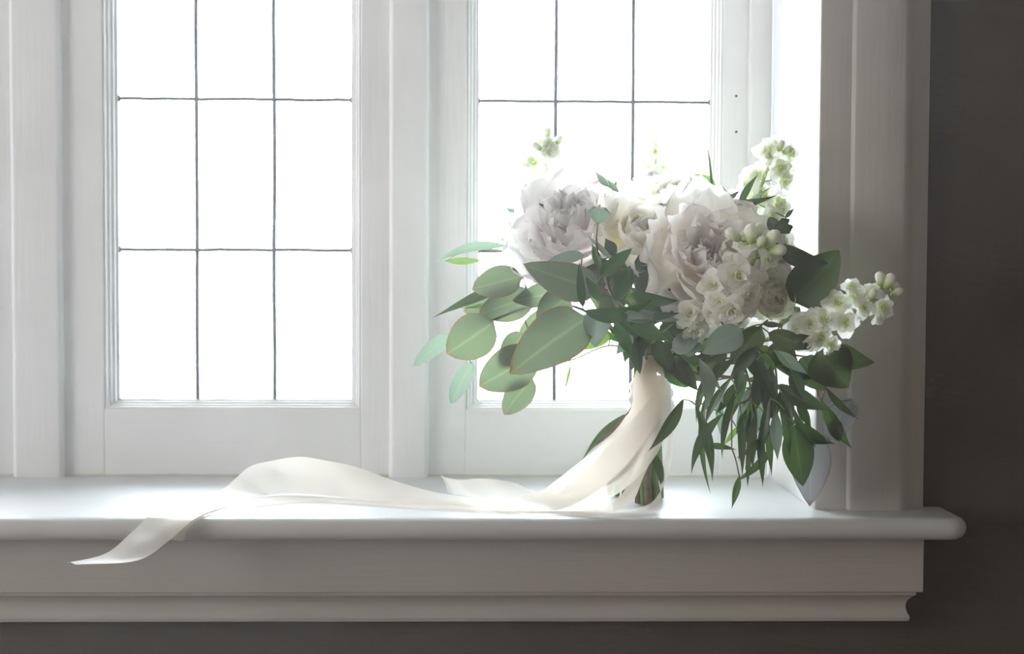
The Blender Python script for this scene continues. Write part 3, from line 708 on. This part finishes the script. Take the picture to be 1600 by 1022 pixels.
branch('willow_branch', [(930, 450, .03), (860, 420, .05), (800, 395, .06), (745, 388, .07)], [
    (SV, 'willow', 800, 386, .06, 676, 413, .06, 15, dict(arc=.10, roll=10)), (LM, 'willow', 694, 408, .07, 758, 407, .08, 11, dict(roll=10)),
    (WL, 'willow', 822, 432, .05, 675, 497, .06, 19, dict(arc=.03, roll=20)), (LM, 'willow', 800, 372, .08, 778, 375, .08, 7),
    (SV, 'willow', 826, 341, .07, 789, 324, .07, 13), (LM, 'willow', 830, 470, .06, 720, 482, .07, 14)],
    'slender willow leaved branch pointing to the centre post', M_STEM_L)
branch('eucalyptus_branch', [(930, 420, .06), (880, 360, .08), (850, 320, .085)], [
    (E, 'round', 852, 338, .080, 828, 281, .085, 60, dict(roll=0, bend=.03, fold=.05, twist=0))], 'single round leaf with pinkish rim behind the blush peony', M_STEM_L)
branch('eucalyptus_branch', [(960, 470, -.045), (935, 400, -.055), (932, 372, -.06)], [
    (SV, 'round', 934, 351, -.060, 938, 319, -.062, 37, dict(roll=0, notch=.30, bend=.02, fold=.04, twist=0)),
    (RU, 'willow', 938, 420, -.06, 925, 380, -.05, 14), (DK, 'willow', 962, 402, -.05, 946, 372, -.04, 20), (SV, 'willow', 958, 408, -.06, 918, 368, -.05, 9)],
    'thin twig with a small blue green heart shaped leaf over the blush peony', M_TWIG)
branch('willow_branch', [(1000, 470, .0), (975, 400, .03), (958, 300, .05)], [
    (SV, 'willow', 952, 292, .02, 930, 268, .02, 11), (SV, 'willow', 967, 301, .02, 948, 280, .02, 9), (LM, 'willow', 958, 296, .03, 964, 282, .03, 6)],
    'bluish leaf tips peeping between blush peony and rose', M_STEM_L)
branch('ruscus_branch', [(1005, 520, -.03), (965, 470, -.055), (920, 455, -.065)], [
    (RU, 'ovate', 911, 480, -.072, 905, 411, -.070, 17, dict(roll=30)), (RU, 'ovate', 911, 486, -.070, 1022, 466, -.080, 26, dict(arc=.10, roll=25)),
    (RU, 'ovate', 938, 432, -.070, 988, 388, -.075, 24, dict(roll=10)), (RU, 'ovate', 940, 470, -.07, 915, 432, -.065, 18), (RU, 'ovate', 962, 470, -.06, 985, 415, -.06, 26),
    (RU, 'ovate', 972, 495, -.075, 1062, 489, -.085, 18, dict(arc=.05)), (RU, 'ovate', 985, 505, -.07, 1045, 533, -.08, 28, dict(arc=-.04)), (RU, 'ovate', 985, 460, -.06, 1060, 470, -.07, 22, dict(arc=.08)),
    (RU, 'ovate', 960, 505, -.06, 990, 560, -.06, 22), (SV, 'ovate', 970, 490, -.078, 1020, 502, -.085, 18), (SV, 'ovate', 998, 486, -.08, 1062, 500, -.085, 15, dict(arc=.06)),
    (DK, 'ovate', 1000, 470, -.03, 1030, 410, -.02, 36), (DK, 'ovate', 985, 450, -.02, 960, 395, -.01, 36), (DK, 'ovate', 1010, 450, -.02, 1000, 395, -.01, 40), (DK, 'ovate', 1020, 480, -.03, 1075, 455, -.02, 40),
    (RU, 'ovate', 950, 425, -.055, 930, 400, -.055, 18), (DK, 'broad', 1040, 470, -.02, 1085, 460, -.03, 40), (DK, 'broad', 975, 480, -.01, 930, 440, .01, 46)],
    'glossy ruscus sprig with narrow pointed leaves below the cream rose', M_STEM)
branch('ruscus_branch', [(1010, 550, -.02), (1035, 520, -.04), (1060, 500, -.055)], [
    (RU, 'ovate', 1000, 520, -.05, 965, 500, -.06, 24), (DK, 'ovate', 1020, 530, -.03, 1050, 585, -.03, 30), (DK, 'ovate', 1005, 520, -.02, 985, 580, -.01, 28), (WL, 'ovate', 990, 530, -.03, 1000, 585, -.02, 20),
    (DK, 'broad', 1045, 520, -.04, 1100, 470, -.05, 44), (RU, 'ovate', 1060, 540, -.05, 1100, 575, -.05, 22), (DK, 'ovate', 1050, 560, -.02, 1090, 610, -.01, 30), (SV, 'round', 1050, 545, -.06, 1092, 528, -.07, 34), (SV, 'broad', 1066, 548, -.065, 1098, 540, -.07, 24),
    (RU, 'ovate', 1040, 575, .0, 1075, 605, .01, 26), (DK, 'willow', 985, 515, -.02, 975, 570, -.01, 22), (DK, 'broad', 1040, 498, .0, 1072, 562, .0, 44), (DK, 'broad', 1062, 556, .01, 1102, 596, .01, 40), (DK, 'broad', 1060, 500, .0, 1090, 550, .0, 44), (DK, 'broad', 1036, 540, .01, 1062, 590, .01, 34), (DK, 'broad', 1040, 500, -.03, 1005, 470, -.02, 40), (SV, 'willow', 990, 520, -.055, 962, 555, -.05, 22)],
    'dark ruscus sprig around the top of the ribbon wrap', M_STEM)
branch('eucalyptus_branch', [(1100, 560, -.02), (1160, 530, -.05), (1200, 500, -.055)], [
    (SV, 'broad', 1160, 517, -.092, 1096, 552, -.090, 46, dict(roll=12, bend=.04, fold=.12)), (DK, 'broad', 1190, 512, -.06, 1140, 570, -.05, 40), (DK, 'ovate', 1200, 520, -.07, 1268, 545, -.07, 30),
    (DK, 'willow', 1190, 506, -.09, 1226, 508, -.095, 10), (DK, 'willow', 1236, 534, -.085, 1266, 524, -.09, 14), (DK, 'broad', 1130, 540, -.03, 1090, 580, -.02, 40), (DK, 'broad', 1180, 540, -.03, 1200, 600, -.03, 50),
    (DK, 'broad', 1215, 530, -.04, 1240, 590, -.04, 44), (DK, 'ovate', 1160, 520, -.04, 1120, 470, -.03, 40), (DK, 'broad', 1215, 510, -.03, 1250, 480, -.03, 46)],
    'eucalyptus sprig with one silver leaf beneath the front stock', M_TWIG)
r9 = random.Random(9); extra = []
for i in range(26):
    x, y = r9.uniform(955, 1095), r9.uniform(425, 545); a = r9.uniform(0, 6.28); L_ = r9.uniform(40, 60)
    extra.append((DK if i % 3 else RU, 'broad' if i % 2 else 'ovate', x, y, .02+r9.uniform(-.02, .02), x+L_*math.cos(a), y+L_*.7*math.sin(a), .02+r9.uniform(-.02, .02), r9.uniform(30, 44)))
extra += [(DK, 'ovate', 1000, 560, .01, 992, 600, .012, 14), (WL, 'ovate', 1024, 560, .01, 1042, 592, .012, 18)]
branch('ruscus_branch', [(1010, 560, .02), (1005, 520, .02), (1000, 460, .02)], extra, 'dark inner foliage around the top of the stems', M_STEM)
branch('magnolia_branch', [(1180, 470, -.02), (1235, 440, -.035), (1260, 410, -.045)], [
    (DK, 'broad', 1236, 470, -.055, 1312, 391, -.055, 80, dict(roll=22, bend=.04, fold=.30, twist=0)), (DK, 'ovate', 1216, 382, -.055, 1296, 412, -.065, 30, dict(arc=.10, roll=20)),
    (DK, 'round', 1206, 362, -.065, 1240, 346, -.068, 28, dict(notch=.25)), (DK, 'round', 1214, 362, -.068, 1202, 339, -.066, 20)],
    'large dark folded leaf above the outstretched stock spike', M_TWIG)
branch('magnolia_branch', [(1150, 545, .01), (1240, 555, .0), (1290, 560, -.05)], [
    (DK, 'broad', 1278, 548, -.060, 1326, 606, -.062, 74, dict(roll=-15, bend=.04)), (DK, 'broad', 1296, 545, -.055, 1366, 566, -.060, 40, dict(roll=20, arc=.05)), (DK, 'broad', 1250, 560, -.045, 1290, 610, -.05, 50)],
    'dark olive leaves under the outstretched stock spike', M_TWIG_R)
branch('magnolia_branch', [(1150, 550, .01), (1250, 570, -.01), (1288, 640, -.05)], [
    (PL, 'broad', 1332, 622, -.050, 1290, 690, -.055, 52, dict(roll=20, bend=.05)), (DK, 'willow', 1290, 605, -.06, 1344, 656, -.065, 12, dict(arc=.06)), (DK, 'broad', 1300, 655, -.06, 1312, 690, -.062, 24)],
    'reddish twig with one grey leaf against the casing', M_TWIG_R, .0016, .0009)
branch('magnolia_branch', [(1200, 600, -.03), (1240, 640, -.045), (1252, 668, -.05)], [
    (PL, 'ovate', 1268, 672, -.040, 1265, 791, -.033, 66, dict(roll=8, bend=-.03, fold=.35, twist=0)),
    (WL, 'ovate', 1240, 664, -.062, 1254, 760, -.055, 50, dict(roll=-5, bend=.04, fold=.40, twist=0))],
    'hanging leaf pair with one pale leaf tip touching the sill', M_TWIG)
WLX = [(1128, 600, 1134, 700, 13, dict(arc=.06)), (1150, 610, 1128, 720, 12, dict(arc=.05)), (1160, 650, 1160, 745, 12, {}), (1198, 650, 1206, 745, 13, {}), (1182, 640, 1164, 735, 13, {}), (1144, 590, 1100, 668, 13, dict(arc=.06)), (1112, 575, 1088, 660, 14, dict(arc=.06)), (1226, 640, 1234, 715, 15, {}), (1186, 590, 1150, 668, 14, dict(arc=.05)), (1204, 620, 1190, 715, 15, {}), (1240, 640, 1276, 700, 14, dict(arc=.05)), (1168, 580, 1140, 660, 15, {})]
WLV = [(1092, 560, 1100, 645, 26, dict(arc=-.12)), (1086, 632, 1113, 753, 17, dict(arc=-.06)), (1104, 612, 1110, 771, 11, dict(arc=.06)), (1131, 645, 1080, 742, 17, dict(arc=.10)),
    (1162, 592, 1118, 648, 20, {}), (1148, 560, 1094, 617, 17, dict(arc=.06)), (1068, 622, 1012, 706, 20, dict(arc=-.05)), (1100, 696, 1151, 703, 11, dict(arc=-.05)), (1098, 572, 1128, 612, 12, {}),
    (1178, 596, 1154, 722, 24, {}), (1172, 640, 1176, 734, 18, {}), (1203, 674, 1150, 716, 13, dict(arc=-.06)), (1212, 692, 1146, 754, 13, dict(arc=-.10)), (1156, 742, 1143, 796, 12, {}),
    (1188, 664, 1192, 762, 13, {}), (1170, 690, 1168, 762, 9, {}), (1212, 640, 1215, 720, 20, {}), (1216, 602, 1296, 642, 30, dict(arc=.06)), (1284, 626, 1333, 703, 22, dict(arc=.06)), (1222, 652, 1306, 694, 27, dict(arc=.06)),
    (1192, 560, 1176, 650, 26, {}), (1204, 570, 1200, 668, 26, {}), (1225, 570, 1270, 592, 22, dict(arc=.06)), (1184, 540, 1140, 590, 22, {}), (1210, 548, 1262, 585, 20, {}), (1218, 610, 1240, 660, 26, {}),
    (1160, 560, 1150, 620, 18, {}), (1230, 600, 1222, 668, 22, {}), (1200, 600, 1212, 665, 24, {}), (1180, 560, 1212, 628, 22, {}), (1246, 622, 1268, 672, 18, {}), (1166, 640, 1150, 680, 12, {}), (1190, 620, 1178, 690, 20, {}), (1236, 576, 1256, 630, 24, {}), (1222, 540, 1246, 600, 28, {}), (1170, 540, 1190, 600, 26, {})]
rr = random.Random(77)
def wl(i, e):
    bx, by, tx, ty, w, op = e
    y0 = -.035-rr.uniform(0, .05)-(.02 if bx > 1230 else 0)
    return (WL if i % 4 else (DK if i % 8 else SV), 'willow', bx, by, y0, tx, ty, y0-rr.uniform(-.012, .016), w, op)
LV = [wl(i, e) for i, e in enumerate(WLV)]
LX = [wl(i+40, e) for i, e in enumerate(WLX)]
branch('willow_branch', [(1140, 560, -.03), (1165, 580, -.055), (1178, 630, -.06)], LX, 'willow leaved branch with slim leaves between the hanging sprays', M_STEM, .0016, .0008)
branch('willow_branch', [(1080, 560, -.03), (1110, 590, -.045), (1105, 640, -.05)], LV[0:9]+[(LM, 'willow', 1153, 666, -.03, 1130, 696, -.03, 9)], 'willow leaved branch hanging beside the ribbon wrap', M_STEM, .0016, .0008)
branch('willow_branch', [(1130, 550, -.03), (1175, 570, -.05), (1172, 620, -.06), (1146, 640, -.06), (1143, 700, -.055)], LV[9:16]+LV[20:22]+LV[23:24]+LV[26:27]+LV[31:33], 'willow leaved branch hanging lowest over the bright sill', M_TWIG, .0018, .0007)
branch('willow_branch', [(1150, 545, -.03), (1205, 560, -.05), (1215, 620, -.06), (1222, 655, -.06)], LV[16:20]+LV[22:23]+LV[24:26]+LV[27:31]+LV[33:], 'dense dark willow leaved branch hanging before the casing', M_STEM, .0018, .0008)
branch('willow_branch', [(1080, 420, .02), (1130, 340, -.02), (1150, 318, -.03)], [
    (WL, 'willow', 1128, 320, -.03, 1214, 305, -.03, 12, dict(arc=.05)), (WL, 'willow', 1154, 326, -.03, 1184, 273, -.03, 12, dict(arc=-.06)), (WL, 'willow', 1130, 318, -.03, 1156, 298, -.03, 8),
    (SV, 'blade', 1150, 328, -.025, 1221, 281, -.02, 4), (DK, 'willow', 1172, 311, -.035, 1182, 337, -.035, 12), (WL, 'willow', 1138, 328, -.03, 1150, 314, -.03, 6)],
    'crossed narrow leaves at the top of the cream peony', M_STEM, .0012, .0008)
branch('willow_branch', [(1070, 400, .02), (1090, 330, .0), (1105, 300, .0)], [
    (LM, 'willow', 1120, 300, .01, 1080, 271, .01, 15, dict(arc=.12)), (SV, 'willow', 1094, 316, -.01, 1077, 272, -.01, 13), (WL, 'blade', 1113, 318, -.01, 1100, 205, .0, 4, dict(arc=.03)), (WL, 'willow', 1226, 342, -.01, 1241, 325, -.01, 7)],
    'bright green leaf and thin dark blade above the ranunculus', M_STEM, .0010, .0007)
branch('willow_branch', [(1005, 600, .02), (985, 640, .01), (968, 655, .01)], [
    (DK, 'willow', 974, 648, .005, 909, 720, .01, 11, dict(arc=.04)), (M_TWIG, 'willow', 980, 646, .01, 928, 700, .012, 9)],
    'dry brown green leaf sticking out left of the ribbon', M_TWIG, .0012, .0008)
branch('willow_branch', [(1020, 620, .0), (1022, 690, .0), (1014, 720, .005)], [(DK, 'willow', 1014, 700, .0, 1034, 768, .0, 14, dict(arc=-.08)), (WL, 'willow', 1030, 640, .0, 1014, 700, .0, 16)],
    'dark leaf lying along the stems under the wrap', M_STEM, .0012, .0008)
branch('eucalyptus_branch', [(960, 540, .0), (900, 560, .02), (868, 570, .03)], [
    (LM, 'blade', 892, 570, .02, 881, 618, .02, 5), (LM, 'round', 955, 520, .0, 905, 545, .01, 24), (SV, 'round', 945, 515, .02, 900, 500, .03, 40)],
    'short leafy tip showing below the broadest eucalyptus leaf', M_STEM_L, .0012, .0008)

# ------------------------------------------------------------------ ribbons
def ribbon(name, A, B, mat, label, n=10, m=6, wave=.0012, seed=1):
    """A, B: the two edges, each point (px,py,'y',Y) or (px,py,'z',height over the sill)"""
    def pt(q): return PY(q[0], q[1], q[3]) if q[2] == 'y' else PZ(q[0], q[1], q[3])
    a = cat([pt(q) for q in A], n); b = cat([pt(q) for q in B], n)
    o0 = a[0]; V, Fc, U = [], [], []; K = len(a); rr = random.Random(seed); ph = rr.uniform(0, 6)
    for k in range(K):
        t = (a[min(k+1, K-1)]+b[min(k+1, K-1)]-a[max(k-1, 0)]-b[max(k-1, 0)]).normalized()
        nn = t.cross(b[k]-a[k]);  nn = nn.normalized() if nn.length > 1e-9 else Vector((0, 0, 1))
        for i in range(m+1):
            s = i/m; p = a[k].lerp(b[k], s)
            p = p+nn*(wave*math.sin(math.pi*s)*math.sin(k*.33+ph)+wave*.6*math.sin(6*s+k*.12))*min(1, k/6)
            g = .0008+.0003*((seed*2) % 5)
            if p.y > -.050:
                if p.z < ZS+g: p.z = ZS+g
            else:                                   # bend round the sill's nosing
                dy, dz = p.y+.050, p.z-(ZS-.0125); q = math.hypot(dy, dz)
                if q < .0125+g: p.y = -.050+dy/q*(.0125+g); p.z = ZS-.0125+dz/q*(.0125+g)
            V.append(p-o0); U.append((s, k/(K-1)))
    for k in range(K-1):
        for i in range(m):
            q = k*(m+1)+i; Fc.append((q, q+1, q+m+2, q+m+1))
    o = link(name, V, Fc, mat, smooth=True, uvs=U); o.location = o0
    return tag(o, label, 'ribbon')
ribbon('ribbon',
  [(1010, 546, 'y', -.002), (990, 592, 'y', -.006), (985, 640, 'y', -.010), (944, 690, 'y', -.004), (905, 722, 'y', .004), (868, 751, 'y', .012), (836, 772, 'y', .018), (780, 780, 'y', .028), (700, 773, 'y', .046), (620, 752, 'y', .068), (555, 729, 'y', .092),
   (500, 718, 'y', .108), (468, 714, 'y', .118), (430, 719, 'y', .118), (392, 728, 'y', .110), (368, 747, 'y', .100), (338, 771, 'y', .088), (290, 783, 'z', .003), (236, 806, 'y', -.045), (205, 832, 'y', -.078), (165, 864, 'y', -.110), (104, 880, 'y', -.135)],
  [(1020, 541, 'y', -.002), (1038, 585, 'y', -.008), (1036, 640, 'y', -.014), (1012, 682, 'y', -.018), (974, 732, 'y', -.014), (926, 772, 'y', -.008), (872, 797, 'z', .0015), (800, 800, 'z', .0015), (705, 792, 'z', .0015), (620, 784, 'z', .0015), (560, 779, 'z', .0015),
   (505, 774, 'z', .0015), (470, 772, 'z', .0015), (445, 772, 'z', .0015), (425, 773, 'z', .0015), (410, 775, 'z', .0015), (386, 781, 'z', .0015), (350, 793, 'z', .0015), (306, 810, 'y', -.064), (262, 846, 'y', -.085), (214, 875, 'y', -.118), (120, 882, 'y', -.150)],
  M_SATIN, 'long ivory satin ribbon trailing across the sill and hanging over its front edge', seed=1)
ribbon('ribbon',
  [(1042, 592, 'y', -.012), (1008, 632, 'y', -.022), (968, 676, 'y', -.022), (920, 730, 'y', -.014), (872, 770, 'y', .000), (840, 770, 'y', .035), (800, 754, 'y', .060), (755, 748, 'y', .075), (722, 750, 'y', .078), (702, 748, 'y', .076), (687, 741, 'y', .072)],
  [(1048, 604, 'y', -.008), (1046, 650, 'y', -.016), (1028, 706, 'y', -.022), (985, 757, 'y', -.018), (925, 792, 'z', .001), (860, 794, 'z', .001), (810, 788, 'z', .001), (770, 782, 'z', .001), (735, 778, 'z', .001), (712, 774, 'z', .001), (700, 768, 'y', .074)],
  M_SHEER, 'short sheer cream ribbon with upturned end lying behind the long ribbon', seed=2)
ribbon('ribbon',
  [(1006, 560, 'y', .004), (1010, 648, 'y', .002), (1000, 705, 'y', -.010), (984, 748, 'y', -.016), (966, 778, 'y', -.018), (925, 796, 'y', -.014), (860, 799, 'z', .0035), (780, 795, 'z', .003), (690, 788, 'z', .003), (600, 782, 'z', .0025), (500, 776, 'z', .0025), (420, 777, 'z', .0025), (345, 789, 'z', .0025), (300, 801, 'z', .002), (272, 818, 'y', -.068), (262, 842, 'y', -.070)],
  [(1022, 557, 'y', .004), (1030, 648, 'y', .002), (1022, 705, 'y', -.012), (1004, 748, 'y', -.020), (985, 786, 'y', -.022), (935, 804, 'z', .001), (860, 804, 'z', .001), (780, 802, 'z', .001), (690, 797, 'z', .001), (600, 791, 'z', .001), (500, 785, 'z', .001), (440, 787, 'z', .001), (375, 797, 'z', .001), (325, 806, 'z', .001), (298, 821, 'y', -.069), (286, 846, 'y', -.071)],
  M_PEACH, 'peach toned sheer ribbon running beneath the long ivory ribbon', seed=3)
ribbon('ribbon',
  [(1036, 610, 'y', .000), (1046, 650, 'y', -.004), (1051, 690, 'y', -.004), (1050, 720, 'y', -.006), (1040, 755, 'y', -.010), (1018, 785, 'y', -.016), (985, 797, 'z', .002), (940, 801, 'z', .001), (890, 800, 'z', .001)],
  [(1044, 612, 'y', .006), (1040, 650, 'y', .010), (1042, 690, 'y', .012), (1038, 720, 'y', .010), (1030, 752, 'y', .004), (1035, 790, 'y', -.018), (1010, 804, 'z', .001), (950, 809, 'y', -.054), (890, 806, 'z', .001)],
  M_SHEER, 'thin sheer ribbon loop curling past the right of the cut stems', seed=4)

# ------------------------------------------------------------------ added scatter volume imitating lens flare around the window
def veil_volume():
    m, nt, n, l = newmat('flare_veil_scatter'); out = N(n, 'ShaderNodeOutputMaterial'); v = N(n, 'ShaderNodeVolumeScatter')
    v.inputs['Color'].default_value = (1, 1, 1, 1); v.inputs['Density'].default_value = 0.027; v.inputs['Anisotropy'].default_value = 0.76
    l.new(v.outputs[0], out.inputs['Volume'])
    o = boxes('window_mist', [(-1.9, 1.4, -1.3, -0.16, -.75, 1.5)], m)
    tag(o, 'added light veil imitating lens flare in front of the leaded windows', 'mist', kind='stuff')
veil_volume()
